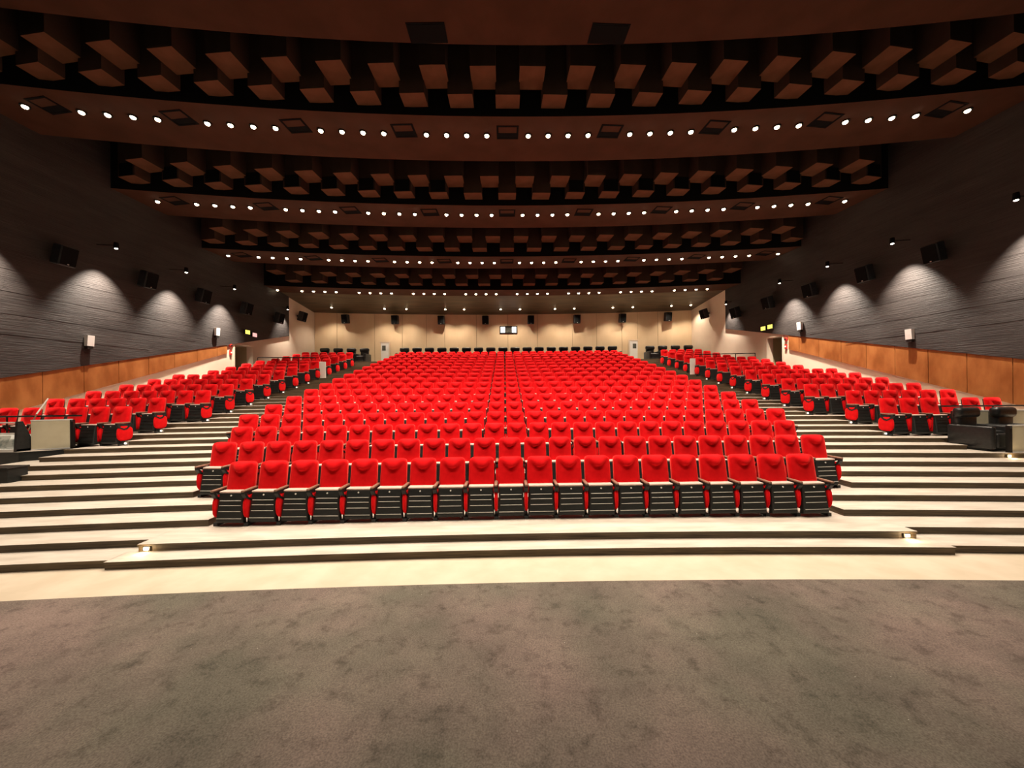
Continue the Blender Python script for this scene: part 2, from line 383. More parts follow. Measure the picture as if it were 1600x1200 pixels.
# slope the rear soffit down to the back wall
for v in ceil_root.data.vertices:
    t = (v.co.y + cc(v.co.x) - 23.88) / (27.3 - 23.88)
    v.co.z += (EYE + 6.17) * (1 - t) + BZ1 * t
tag(ceil_root, 'dark brown ceiling of stepped bands and hanging coffers', None, None, 'structure')
for bi, (z, yn, yl, yf) in enumerate(BANDS):
    ym = max(yn, 0)
    xl, xr = XL(ym - 1.0) - .1, XR(ym - 1.0) + .1
    f0 = (lambda x, y=yn: y - cc(x)) if bi else (lambda x: -4.0)
    f1 = lambda x, y=yf: y - cc(x)
    b = strip_mesh('ceiling_band', xl, xr, f0, f1, z, z + (0.6 if bi == 0 else BANDS[bi - 1][0] + 1.35 - z), [M['void'], M['void']], 44)
    # the underside is painted brown, the edges black
    b.materials.append(M['ceil'])
    for p in b.polygons:
        if p.normal.z < -0.9: p.material_index = 2
    put('ceiling_band', b, ceil_root)
for bi in range(1, 5):
    z, yn, _, _ = BANDS[bi]; zp, _, _, ypf = BANDS[bi - 1]
    zB, zA = z + 0.23, z + 0.58
    ztop = zp + 1.3
    xl, xr = XL(yn) - 0.2, XR(yn) + 0.2
    put('coffer_roof', strip_mesh('coffer_roof', xl, xr, lambda x: ypf - cc(x) - .1, lambda x: yn - cc(x) + .1, ztop, ztop + .1, [M['void'], M['void']], 40), ceil_root)
    per = 1.335; wd = 0.69
    def coffer(hh, dep, cache={}):
        k = (round(hh, 3), dep)
        if k not in cache:
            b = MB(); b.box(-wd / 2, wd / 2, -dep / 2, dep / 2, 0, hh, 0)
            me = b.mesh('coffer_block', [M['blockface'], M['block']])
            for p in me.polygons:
                if p.normal.z < -0.9: p.material_index = 1  # lit undersides get the lighter brown, shaded faces keep the darker
            cache[k] = me
        return cache[k]
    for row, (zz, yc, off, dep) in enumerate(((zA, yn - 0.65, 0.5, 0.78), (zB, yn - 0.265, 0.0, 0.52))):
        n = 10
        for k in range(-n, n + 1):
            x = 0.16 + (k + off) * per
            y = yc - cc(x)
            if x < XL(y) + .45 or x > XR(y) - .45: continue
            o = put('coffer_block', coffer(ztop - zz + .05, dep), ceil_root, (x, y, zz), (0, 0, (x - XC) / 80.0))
            if bi == 2 and row == 1 and abs(x - 0.2) > 1.4:      # black openings in the second coffer row
                b = MB(); b.box(-.28, .28, -dep / 2 - .012, -dep / 2, 0.02, 0.46)
                put('black_opening', b.mesh('black_opening', M['void']), o)
# access hatches and black vents set in the bands
hb = MB()
for (a, c, d, e) in ((-.34, .34, -.3, -.24), (-.34, .34, .24, .3), (-.34, -.28, -.24, .24), (.28, .34, -.24, .24)): hb.box(a, c, d, e, -.012, .0)
hatch_me = hb.mesh('hatch_frame', M['void'])
hp = MB(); hp.box(-.28, .28, -.24, .02, -.004, .01); hatch_in = hp.mesh('hatch_plate', M['ceil'])
hv = MB(); hv.box(-.28, .28, .02, .24, -.004, .01); hatch_vo = hv.mesh('hatch_void', M['void'])
for bi in (1, 2, 3):
    z, yn, yl, yf = BANDS[bi]
    for k in range(-4, 5):
        x = 0.16 + 3.2 * k; y = yl - 0.12 - cc(x)
        if x < XL(y) + .5 or x > XR(y) - .5: continue
        h = put('ceiling_hatch', hatch_me, ceil_root, (x, y, z - .001), (0, 0, (x - XC) / 80.0))
        put('hatch_plate', hatch_in, h); put('hatch_void', hatch_vo, h)
for x in (-1.8, 2.62):
    b = MB(); b.box(-.42, .42, -.22, .22, -.02, .01); b.box(-.46, .46, -.26, .26, -.012, .01)
    put('black_vent', b.mesh('black_vent', M['void']), ceil_root, (x, 9.12 - cc(x), BANDS[0][0] - .001), (0, 0, (x - XC) / 80.0))

# ------------------------------------------------------------------ ceiling downlights
def ring(name, r0, r1, z0, z1, m, n=14):
    b = MB(); vs = []
    for i in range(n):
        a = 2 * pi * i / n
        for r, z in ((r0, z0), (r1, z0), (r1, z1), (r0, z1)): vs.append((r * cos(a), r * sin(a), z))
    fs = []
    for i in range(n):
        j = (i + 1) % n
        for t in range(4): fs.append((4 * i + t, 4 * j + t, 4 * j + (t + 1) % 4, 4 * i + (t + 1) % 4))
    b.add(vs, fs); return b.mesh(name, m, smooth=False)
def ball(name, r, m, flat=1.0, n=10, k=6):
    bm = bmesh.new(); bmesh.ops.create_uvsphere(bm, u_segments=n, v_segments=k, radius=r)
    for v in bm.verts: v.co.z *= flat
    me = bpy.data.meshes.new(name); bm.to_mesh(me); bm.free(); me.materials.append(m)
    me.polygons.foreach_set('use_smooth', [True] * len(me.polygons)); return me
dl_ring = ring('trim_ring', .075, .11, -.03, .0, M['void'])
dl_bulb = ball('bulb', .07, M['bulb'], .7)
BANDNAME = ['foremost', 'nearest', 'second', 'third', 'rearmost']
LINES = [(0, 3.85, 'stage side of the foremost'), (0, 7.75, 'back edge of the foremost')] + [(bi, BANDS[bi][2], BANDNAME[bi]) for bi in range(1, 5)]  # both foremost lines are unseen, added to light the seat fronts
for bi, yl, bname in LINES:
    z, yn, _, yf = BANDS[bi]
    spot_l = bpy.data.lights.new('downlight_spot', 'SPOT'); spot_l.energy = DOWNLIGHT_W[bi] * (1.1 if yl < 5 else 2); spot_l.color = WARM
    spot_l.spot_size = radians(86); spot_l.spot_blend = 0.75; spot_l.shadow_soft_size = 0.07
    xs = []
    for gk in range(-5, 5):
        c = 0.16 + 3.2 * (gk + .5)
        for t in (-.945, -.315, .315, .945): xs.append(c + t)
    xs = [x for x in xs if XL(yl - cc(x)) + .2 < x < XR(yl - cc(x)) - .2 and -13.45 < x < 13.75]
    for n, x in enumerate(xs):
        t = thing('downlight', ('round downlight in the %s lit ceiling band, %s from the left wall' if bi else 'unseen added downlight, %s ceiling band, %s from left') % (bname, nth(n + 1)), 'downlight',
                  (x, yl - cc(x), z), 0, 'downlights in the %s ceiling band' % bname)
        put('trim_ring', dl_ring, t); put('bulb', dl_bulb, t, (0, 0, -.035))
        if n % 2 or abs(x - XC) > (7.5 if yl < 5 else 11.6): continue          # every second fitting carries the light of two; the outermost ones are dimmed
        lo = bpy.data.objects.new('lamp', spot_l); COL.objects.link(lo); lo.parent = t; lo.location = (0, 0, -.13)
        if yl < 5: lo.rotation_euler = (radians(24), 0, 0)       # the added stage-side line is aimed at the seats
spot_b = bpy.data.lights.new('rear_spot', 'SPOT'); spot_b.energy = 230; spot_b.color = WARM
spot_b.spot_size = radians(120); spot_b.spot_blend = 0.7; spot_b.shadow_soft_size = 0.05
rx = [-14.0 + 0] and [-11.6, -8.2, -6.75, -4.1, -2.8, -0.25, 1.1, 3.55, 4.9, 7.55, 8.9, 11.45, 12.7]
for n, x in enumerate(rx):
    y = 26.15 - cc(x); tt = (26.15 - 23.88) / (27.3 - 23.88); z = (EYE + 6.17) * (1 - tt) + BZ1 * tt
    t = thing('downlight', 'small downlight in the dark rear soffit, %s from the left' % nth(n + 1), 'downlight', (x, y, z), 0, 'downlights in the rear soffit')
    put('trim_ring', dl_ring, t); put('bulb', dl_bulb, t, (0, 0, -.035))
    lo = bpy.data.objects.new('lamp', spot_b); COL.objects.link(lo); lo.parent = t; lo.location = (0, 0, -.13)

# ------------------------------------------------------------------ wall fittings
def wall_frame(side, y, z, off=0.07):
    X = XL if side < 0 else XR
    return (X(y) - side * off, y, z)
WALLROT = {-1: atan2(1, 0.08) , 1: 0}
def facing(side):      # rotation that turns local -Y to look into the hall
    return radians(90) - math.atan(0.08) if side < 0 else radians(-90) + math.atan(0.10)
spk_body = rbox('speaker_body', .46, .34, .62, .03, M['black'], seg=1, smooth=False)
def grille():
    b = MB(); b.box(-.2, .2, -.185, -.172, -.28, .28); return b.mesh('speaker_grille', M['void'])
spk_gr = grille()
spk_br = rbox('bracket', .10, .22, .10, .01, M['metal'], seg=1, smooth=False)
def speaker(label, loc, rz, tilt=radians(14), yaw=0.0):
    t = thing('wall_speaker', label, 'speaker', loc, rz, 'wall speakers')
    put('bracket', spk_br, t, (0, -.11, .05))
    bo = put('speaker_body', spk_body, t, (0, -.36, 0), (tilt, 0, yaw))
    put('speaker_grille', spk_gr, bo)
    lg = MB(); lg.box(-.02, .02, -.192, -.184, -.26, -.235); put('badge', lg.mesh('badge', M['ridge']), bo)
for side, nm, ys in ((-1, 'left', (12.1, 14.65, 17.05, 19.55, 22.0)), (1, 'right', (12.15, 14.3, 16.65, 19.0, 21.35))):
    for n, y in enumerate(ys):
        speaker('black loudspeaker bracketed to the dark %s wall, %s from the stage' % (nm, nth(n + 1)), wall_frame(side, y, 6.95), facing(side))
for n, x in enumerate((-11.0, -7.7, -4.5, -1.36, 1.9, 5.2, 8.4, 11.5)):
    speaker('black loudspeaker on the beige back wall, %s from the left corner' % nth(n + 1), (x, wall_y(x), 7.7), (x - XC) / 80.0, radians(8))
for side, nm in ((-1, 'left'), (1, 'right')):
    y = 24.3
    speaker('black loudspeaker on the beige wall past the %s dark cladding' % nm, wall_frame(side, y, 7.5, 0), facing(side), radians(16))
# wall washers that light the concrete
spot_w = bpy.data.lights.new('washer_spot', 'SPOT'); spot_w.energy = 2500; spot_w.color = (1.0, 0.90, 0.76)
spot_w.spot_size = radians(72); spot_w.spot_blend = 1.0; spot_w.shadow_soft_size = 0.03
spot_w2 = spot_w.copy(); spot_w2.energy = 800
can_me = MB(); can_me.tube((0, 0, .0), (0, 0, .2), .075, 12, r2=.06); can_me = can_me.mesh('lamp_can', M['void'])
lens_me = ball('lamp_lens', .05, M['bulbw'], .5)
arm_me = MB(); arm_me.tube((0, 0, .1), (0, .73, .16), .018, 8); arm_me = arm_me.mesh('lamp_arm', M['metal'])
arm_s = MB(); arm_s.tube((0, 0, .1), (0, .36, .16), .018, 8); arm_s = arm_s.mesh('lamp_arm', M['metal'])
for side, nm, ys in ((-1, 'left', (10.3, 13.2, 15.8, 18.3, 22.75)), (1, 'right', (10.0, 13.0, 15.4, 17.8, 22.1))):
    for n, y in enumerate(ys):
        lx, ly, lz = wall_frame(side, y, 7.62, 0.8 if n < 4 else 0.42)
        t = thing('wall_washer', 'small spotlight on an arm washing the %s concrete wall, %s from the stage' % (nm, nth(n + 1)), 'spotlight', (lx, ly, lz), facing(side), 'wall washing spotlights')
        put('lamp_can', can_me, t); put('lamp_lens', lens_me, t, (0, 0, -.005)); put('lamp_arm', arm_me if n < 4 else arm_s, t)
        lo = bpy.data.objects.new('lamp', spot_w if n < 4 else spot_w2); COL.objects.link(lo); lo.parent = t; lo.location = (0, 0, -.08); lo.rotation_euler = (radians(13), 0, 0)
# white wedge sconces
b = MB(); b.prism([(-.02, .0), (-.13, .0), (-.16, .36), (-.02, .36)], 'x', -.10, .10); sconce_me = b.mesh('shade', M['white'])
b = MB(); b.box(-.08, .08, -.12, -.02, -.1, .0); sconce_b = b.mesh('sconce_base', M['metal'])
for side, nm, pl in ((-1, 'left', ((12.95, 4.2), (18.05, 5.33))), (1, 'right', ((13.05, 4.22), (17.45, 5.3)))):
    for (y, z), wh in zip(pl, ('near', 'far')):
        t = thing('wall_sconce', 'white wedge sconce on the dark %s wall, the %s one above the wainscot' % (nm, 'nearer' if wh == 'near' else 'farther'), 'sconce', wall_frame(side, y, z), facing(side), 'white wall sconces')
        put('shade', sconce_me, t); put('sconce_base', sconce_b, t)
# lit signs above the doors
b = MB(); b.box(-.17, .17, -.08, 0, -.12, .12); sign_b = b.mesh('sign_box', M['metal'])
b = MB(); b.box(-.15, .15, -.09, -.078, -.10, .10); sign_y = b.mesh('sign_face', M['exit']); b = MB(); b.box(-.15, .15, -.09, -.078, -.10, .10); sign_r = b.mesh('sign_face', M['exitred'])
for side, y, z, me, lab in ((-1, 19.95, 5.8, sign_y, 'glowing yellow-green exit sign above the left doorway'), (-1, 20.45, 5.73, sign_r, 'glowing pinkish-red sign beside the yellow one, left doorway'),
                            (1, 19.65, 5.74, sign_y, 'glowing yellow sign above the right doorway, nearer the back wall'), (1, 19.2, 5.76, sign_y, 'glowing yellow sign above the right doorway, nearer the stage')):
    t = thing('exit_sign', lab, 'sign', wall_frame(side, y, z, 0.07), facing(side), 'lit signs over the doorways')
    put('sign_box', sign_b, t, (0, 0, 0)); put('sign_face', me, t)
# red alarm boxes by the doors
b = MB(); b.box(-.06, .06, -.06, 0, -.11, .11); al_b = b.mesh('alarm_box', M['alarm']); b = MB(); b.tube((0, -.06, 0), (0, -.075, 0), .035, 10); al_k = b.mesh('alarm_button', M['white'])
b = MB(); b.tube((0, 0, 0), (0, -.07, 0), .08, 14); bell = b.mesh('alarm_bell', M['alarm'])
for side, nm, y in ((-1, 'left', 18.98), (1, 'right', 18.36)):
    t = thing('fire_call_point', 'red fire alarm box on the wall beside the %s doorway' % nm, 'alarm', wall_frame(side, y, 4.62, 0.0), facing(side), 'fire alarm boxes')
    put('alarm_box', al_b, t); put('alarm_button', al_k, t)
    t = thing('alarm_bell', 'round red alarm bell high beside the %s doorway' % nm, 'alarm', wall_frame(side, y, 4.98, 0.0), facing(side), 'alarm bells')
    put('bell_dome', bell, t); bb = MB(); bb.box(-.05, .05, -.1, -.07, -.03, .03); put('bell_boss', bb.mesh('bell_boss', M['black']), t)

# projection window and the two portholes in the back wall
x = 0.29; t = empty('window_1', (x, wall_y(x), 7.05)); tag(t, 'projection booth window with two bright panes in back wall', None, None, 'structure')
b = MB()
for (a, c, d, e) in ((-.65, .65, .21, .27), (-.65, .65, -.27, -.21), (-.65, -.58, -.21, .21), (.58, .65, -.21, .21)): b.box(a, c, -.06, .03, d, e)
put('window_frame', b.mesh('window_frame', M['void']), t)
for a, c, m in ((-.58, -.24, M['winglow']), (.24, .58, M['winglow']), (-.24, .24, M['booth'])):
    b = MB(); b.box(a + .01, c - .01, -.02, -.005, -.21, .21); put('pane', b.mesh('pane', m), t)
b = MB(); b.box(-.255, -.225, -.05, .02, -.21, .21); b.box(.225, .255, -.05, .02, -.21, .21); put('mullion', b.mesh('mullion', M['void']), t)
for n, (x, nm) in enumerate(((-8.6, 'left'), (9.35, 'right'))):
    dr = empty('door_3' if n == 0 else 'door_4', (x, wall_y(x), 40 * RISE), (x - XC) / 80.0); tag(dr, 'narrow cream door with small window, %s end of back wall' % nm, None, None, 'structure')
    b = MB(); b.box(-.36, .36, -.05, -.002, 0, 1.5); put('door_leaf', b.mesh('door_leaf', M['white']), dr)
    b = MB()
    for (a, c, d, e) in ((-.44, -.36, 0, 1.58), (.36, .44, 0, 1.58), (-.36, .36, 1.5, 1.58)): b.box(a, c, -.07, -.002, d, e)
    put('door_frame', b.mesh('door_frame', M['cream']), dr)
    b = MB(); b.box(-.13, .13, -.06, -.05, 0.95, 1.3); put('pane', b.mesh('pane', M['booth']), dr)

# ------------------------------------------------------------------ red tip-up seats
def back_profile(u, v, hw, z0, z1):
    """front surface of the upholstered back: u -1..1 across, v 0..1 up; returns x, depth, z"""
    r = 0.075
    z = z0 + (z1 - z0) * v
    zt = z - (z1 - r)
    hh = hw - 0.010 * v
    if zt > 0: hh = hh - r + sqrt(max(r * r - zt * zt, 0.0)) if zt < r else hh - r
    x = u * hh
    d = 0.030 * (1 - abs(u) ** 5)                       # rounded sides
    d *= min(1.0, max(0.0, (1 - v) / 0.05)) ** 0.5 if v > 0.95 else 1.0
    line = 0.705 + 0.10 * (u / 0.5) ** 2                # the smiling crease under the head pad
    a = exp(-(abs(u) / 0.52) ** 4)
    t = (v - line) / 0.05
    pad = 1 / (1 + exp(-6 * (t - 0.45))) if t < 4 else 1.0
    d += 0.056 * a * pad * (1 - max(0, (v - 0.82) / 0.18) ** 2 * 0.9)
    d -= 0.020 * a * exp(-((v - line + 0.02) / 0.04) ** 2)
    d += 0.010 * exp(-((v - 0.38) / 0.25) ** 2) * (1 - u * u)
    return x, d, z
def lean(z): return 0.17 * (z - 0.5) - 0.035           # the back leans away towards the top
def backrest_arrays(nu, vs, hw=.238, z0=.42, z1=1.05, th=.10):
    V = []; Fc = []
    us = [-1 + 2 * i / nu for i in range(nu + 1)]
    us = [math.copysign(abs(q) ** 0.8, q) for q in us]
    for v in vs:
        for u in us:
            x, d, z = back_profile(u, v, hw, z0, z1); V.append((x, lean(z) - d, z))
    n = nu + 1; m = len(vs)
    for j in range(m - 1):
        for i in range(nu): a = j * n + i; Fc.append((a, a + 1, a + n + 1, a + n))
    o = len(V)
    for v in vs:
        for u in (us[0], us[-1]):
            x, d, z = back_profile(u, v, hw, z0, z1); V.append((x * 0.97, lean(z) + th, z))
    for j in range(m - 1):
        Fc.append((j * n, (j + 1) * n, o + 2 * (j + 1), o + 2 * j)); Fc.append((j * n + nu, o + 2 * j + 1, o + 2 * (j + 1) + 1, (j + 1) * n + nu))
        Fc.append((o + 2 * j, o + 2 * (j + 1), o + 2 * (j + 1) + 1, o + 2 * j + 1))
    Fc.append(tuple([(m - 1) * n + i for i in range(n)] + [o + 2 * m - 1, o + 2 * m - 2]))
    Fc.append(tuple([i for i in range(n)][::-1] + [o, o + 1]))
    return V, Fc
KICK = [(.565, -.192), (.545, -.203), (.35, -.236), (.16, -.264), (.095, -.270), (.062, -.250), (.05, -.205)]
def kick_y(z):
    for (za, ya), (zb, yb) in zip(KICK, KICK[1:]):
        if za >= z >= zb: return ya + (yb - ya) * (za - z) / (za - zb)
    return -.2
def kick_arrays():
    V = []; Fc = []
    for z, y in KICK:
        h = .214 + .02 * (.565 - z) / .5
        V += [(-h, -.17, z), (-h, y + .018, z), (-h * .95, y, z), (h * .95, y, z), (h, y + .018, z), (h, -.17, z)]
    for j in range(len(KICK) - 1):
        for i in range(6): a = 6 * j + i; c = 6 * j + (i + 1) % 6; Fc.append((a, c, c + 6, a + 6))
    Fc.append(tuple(range(6))); e = 6 * (len(KICK) - 1); Fc.append(tuple(range(e, e + 6))[::-1])
    return V, Fc
VS = [0, .2, .4, .52, .60, .65, .69, .72, .75, .78, .81, .85, .90, .94, .965, .985, 1.0]
def arr_mesh(name, V, Fc, m, smooth=True):
    b = MB(); b.add(V, Fc); return b.mesh(name, m, smooth)
me_back = arr_mesh('backrest', *backrest_arrays(14, VS), M['red'])
b = MB(); b.hexa([(-.215, .05, .30), (.215, .05, .30), (.215, .09, .30), (-.215, .09, .30), (-.205, lean(1.0) + .101, 1.0), (.205, lean(1.0) + .101, 1.0), (.205, lean(1.0) + .125, 1.0), (-.205, lean(1.0) + .125, 1.0)])
me_shell = b.mesh('back_shell', M['black'])
me_cush = rbox('seat_cushion', .45, .155, .44, .06, M['red'], (0, -.095, .33), 3)
me_kick = arr_mesh('kick_board', *kick_arrays(), M['kick'], False)
me_edge = rbox('seat_edge', .44, .15, .03, .01, M['edge'], (0, -.125, .573), 2)
me_arm = rbox('armrest', .055, .36, .035, .014, M['armwood'], (0, -.13, .615), 2, rotx=0)
b = MB(); b.prism([(-.17, 0), (.11, 0), (.11, .02), (.075, .03), (.07, .58), (-.24, .598), (-.27, .598), (-.26, .575), (-.06, .50), (-.03, .40), (-.03, .16), (-.17, .13)], 'x', -.016, .016)
b.box(-.034, .034, -.235, .13, 0, .055); me_leg = b.mesh('stanchion', M['black'])
b = MB(); b.prism([(-.29, .598), (-.29, .56), (-.23, .47), (-.13, .415), (-.04, .435), (.03, .52), (.06, .56), (.06, .598), (.03, .585), (-.01, .53), (-.06, .475), (-.13, .455), (-.20, .495), (-.25, .57), (-.25, .585)], 'x', -.034, .034)
me_loop = b.mesh('arm_bracket', M['black'])
def panel_arrays(n, layers):      # red upholstered cheek under each armrest: a rounded D in the y-z plane
    V = []; Fc = []
    for x, k in layers:
        for i in range(n):
            a = 2 * pi * i / n; ca, sa = cos(a), sin(a)
            V.append((x, -.085 + .195 * k * math.copysign(abs(ca) ** .7, ca), .325 + .205 * k * math.copysign(abs(sa) ** .7, sa)))
    for j in range(len(layers) - 1):
        for i in range(n): Fc.append((j * n + i, j * n + (i + 1) % n, (j + 1) * n + (i + 1) % n, (j + 1) * n + i))
    Fc.append(tuple(range(n))); Fc.append(tuple(range((len(layers) - 1) * n, len(layers) * n)))
    return V, Fc
me_panel = arr_mesh('side_panel', *panel_arrays(16, ((-.029, .80), (-.024, .93), (-.012, 1.0), (.012, 1.0), (.024, .93), (.029, .80))), M['red'])
ridge_me = []; ridge_dull = []
for z, hw in ((.435, .185), (.356, .188), (.259, .192), (.142, .217)):
    b = MB(); y = kick_y(z); b.box(-hw, hw, y - .008, y + .01, z - .0045, z + .0045); ridge_me.append(b.mesh('ridge', M['ridge'])); ridge_dull.append(b.mesh('ridge', M['metal']))
me_btn = MB(); me_btn.tube((0, kick_y(.52) + .01, .52), (0, kick_y(.52) - .008, .52), .014, 10); me_btn = me_btn.mesh('button', M['white'])

def seat(label, group, x, y, z, rz, both=False, full=False, side=1):
    t = thing('cinema_seat', label, 'seat', (x, y, z), rz, group)
    put('backrest', me_back, t); put('back_shell', me_shell, t); put('seat_cushion', me_cush, t); put('seat_edge', me_edge, t)
    k = put('kick_board', me_kick, t)
    if full:
        for r in (ridge_dull if full == 2 else ridge_me): put('ridge', r, k)
        put('button', me_btn, k)
    for s in ((-1, 1) if both else (side,)):
        put('armrest', me_arm, t, (s * PITCH / 2, 0, 0)); put('stanchion', me_leg, t, (s * PITCH / 2, 0, 0)); put('side_panel', me_panel, t, (s * PITCH / 2, 0, 0)); put('arm_bracket', me_loop, t, (s * PITCH / 2, 0, 0))
    return t

MIDROWS = 8                       # rows of the middle block built seat by seat
WINGROWS = range(4, 11)
for i in range(MIDROWS):
    xs = row_seats(i)
    for n, x in enumerate(xs):
        rw = 'front row' if i == 0 else nth(i + 1) + ' row'
        seat('red folding seat, %s of the middle block, %s from its left end' % (rw, nth(n + 1)), 'red seats of the middle block',
             x, row_y(i, x), row_z(i), row_rot(x), both=(n == 0), full=(i == 0 or n in (0, len(xs) - 1)))
for s, nm in ((-1, 'left'), (1, 'right')):
    for i in WINGROWS:
        for n, x in enumerate(wing_seats(i, s)):
            rw = 'front row' if i == 4 else nth(i - 3) + ' row'
            seat('red folding seat, %s of the %s wing block, %s from the aisle' % (rw, nm, nth(n + 1) if n else 'first'), 'red seats of the %s wing' % nm,
                 x, row_y(i, x), row_z(i), row_rot(x), both=(n == 0), full=(2 if n < 3 else 0), side=s)

# the remaining, far seats: one object
def far_seats():
    spots = []
    for i in range(MIDROWS, NROWS):
        for x in row_seats(i): spots.append((x, row_y(i, x), row_z(i), row_rot(x)))
    for s in (-1, 1):
        for i in range(11, 18):
            for x in wing_seats(i, s):
                spots.append((x, row_y(i, x) + (0.0 if i < 14 else 0.25), row_z(i), row_rot(x)))
    b = MB()
    bV, bF = backrest_arrays(8, [0, .4, .58, .66, .71, .76, .82, .9, .95, 1.0])
    kV, kF = kick_arrays()
    cu = [(v.co.x, v.co.y, v.co.z) for v in rbox('tmp', .45, .155, .44, .06, M['red'], (0, -.105, .33), 1).vertices]
    cm = rbox('tmp2', .45, .155, .44, .06, M['red'], (0, -.105, .33), 1); cF = [tuple(p.vertices) for p in cm.polygons]
    sh = [(v.co.x, v.co.y, v.co.z) for v in me_shell.vertices]; sF = [tuple(p.vertices) for p in me_shell.polygons]
    ar = [(v.co.x, v.co.y, v.co.z) for v in me_leg.vertices]; aF = [tuple(p.vertices) for p in me_leg.polygons]
    aw = MB(); aw.box(-.027, .027, -.31, .05, .598, .632)
    ed = MB(); ed.box(-.22, .22, -.2, -.05, .56, .585)
    pV, pF = panel_arrays(8, ((-.028, .9), (-.01, 1.0), (.01, 1.0), (.028, .9)))
    for x, y, z, rz in spots:
        c, s = cos(rz), sin(rz)
        def T(V, dx=0.0): return [(x + (p[0] + dx) * c - p[1] * s, y + (p[0] + dx) * s + p[1] * c, z + p[2]) for p in V]
        b.add(T(bV), bF, 0); b.add(T(cu), cF, 0); b.add(T(sh), sF, 1); b.add(T(kV), kF, 2)
        for e in (-PITCH / 2, PITCH / 2): b.add(T(ar, e), aF, 1); b.add(T(aw.v, e), aw.f, 3); b.add(T(pV, e), pF, 0)
        b.add(T(ed.v), ed.f, 4)
    me = b.mesh('far_cinema_seats', [M['red'], M['black'], M['kick'], M['armwood'], M['edge']])
    me.polygons.foreach_set('use_smooth', [mi == 0 for mi in b.m])
    return me
o = put('far_cinema_seats', far_seats()); tag(o, 'many red folding seats of the rows farther back', 'seat', 'red seats of the far rows', 'stuff')

# ------------------------------------------------------------------ black leather recliners
R_arm = rbox('recliner_arm', .14, .86, .56, .05, M['leather'], (0, -.05, .33), 3)
R_seat = rbox('recliner_seat', .56, .55, .22, .07, M['leather'], (0, -.05, .38), 3)
R_back = rbox('recliner_back', .58, .20, .62, .08, M['leather'], (0, .28, .68), 3, rotx=-.0)
R_head = rbox('headrest', .66, .22, .27, .09, M['leather'], (0, .24, .91), 4)
R_foot = rbox('footrest', .54, .12, .36, .05, M['leather'], (0, -.44, .26), 3)
R_base = rbox('recliner_base', .70, .70, .10, .02, M['black'], (0, .0, .05), 1)
def recliner(label, loc, rz, group):
    t = thing('recliner', label, 'armchair', loc, rz, group)
    put('recliner_base', R_base, t); put('recliner_seat', R_seat, t); put('recliner_back', R_back, t); put('headrest', R_head, t); put('footrest', R_foot, t)
    for s in (-1, 1): put('recliner_arm', R_arm, t, (s * .345, 0, 0))
zb = 40 * RISE
for n in range(18):
    x = 0.30 + (n - 8.5) * 0.853
    recliner('black leather recliner in the rearmost row behind middle block, %s from left' % nth(n + 1), (x, 26.0 - fc(x), zb), row_rot(x), 'recliners along the back wall')
for s, nm in ((-1, 'left'), (1, 'right')):
    for n in range(4):
        x = (-9.75 - .87 * n) if s < 0 else (10.25 + .86 * n)
        recliner('black leather recliner at the back wall, %s wing, %s from the aisle' % (nm, nth(n + 1)), (x, 26.0 - fc(x) + .35, zb), row_rot(x), 'recliners along the back wall')
for n, x in enumerate((12.08, 13.06)):
    recliner('black leather recliner by right wall, the one %s' % ('nearest the aisle' if n == 0 else 'behind the cream panel'), (x, 9.3, 8 * RISE), -row_rot(-x) * 1.0, 'recliners in the right bay')

# ------------------------------------------------------------------ bays at both sides: partitions, rails, display case
def partition(name, label, x0, x1, y0, y1, z, h, post=1):
    L = sqrt((x1 - x0) ** 2 + (y1 - y0) ** 2); t = thing(name, label, 'partition', (x0, y0, z), atan2(y1 - y0, x1 - x0))
    put('board', rbox('board', L, .04, h - .05, .006, M['panelw'], (L / 2, 0, h / 2), 1, False), t)
    b = MB(); b.box(0, L, -.026, .026, h - .03, h); b.box(0, L, -.026, .026, 0, .03); put('rim', b.mesh('rim', M['white']), t)
    b = MB(); a = L if post > 0 else 0
    b.box(a - .03, a + .03, -.04, .04, 0, h - .02); put('post', b.mesh('post', M['metal']), t)
    put('post_cap', ball('post_cap', .03, M['black']), t, (a, -.03, h - .05))
    return t
def rail(label, pts, z0s, z1, group=None):
    t = thing('guard_rail', label, 'rail', (pts[0][0], pts[0][1], 0))
    ox, oy = pts[0]
    for (xa, ya), (xb, yb) in zip(pts, pts[1:]):
        b = MB(); b.tube((xa - ox, ya - oy, z1), (xb - ox, yb - oy, z1), .022, 8); put('handrail', b.mesh('handrail', M['metal']), t)
    for (xa, ya), z0 in zip(pts, z0s):
        if z0 is None: continue
        b = MB(); b.tube((xa - ox, ya - oy, z0), (xa - ox, ya - oy, z1), .018, 8); put('rail_post', b.mesh('rail_post', M['metal']), t)
    return t
partition('cream_partition', 'low cream partition beside the glass display case, left bay', -11.92, -11.22, 9.60, 9.88, 10 * RISE, .76)
rail('thin dark handrail above the cream partition in left bay', [(-14.2, 9.6), (-12.8, 9.82), (-11.1, 9.98)], [10 * RISE] * 2, 1.99)
partition('cream_partition', 'long cream partition behind the two black recliners', 12.1, 14.5, 9.86, 9.70, 10 * RISE, .72, -1)
partition('cream_partition', 'short cream partition in front of the recliners at right edge', 12.0, 13.9, 8.68, 8.62, 8 * RISE, .66, -1)
rail('thin dark handrail behind the two black recliners', [(11.95, 9.99), (13.2, 9.86), (14.4, 9.78)], [None, 10 * RISE, 10 * RISE], 1.98)
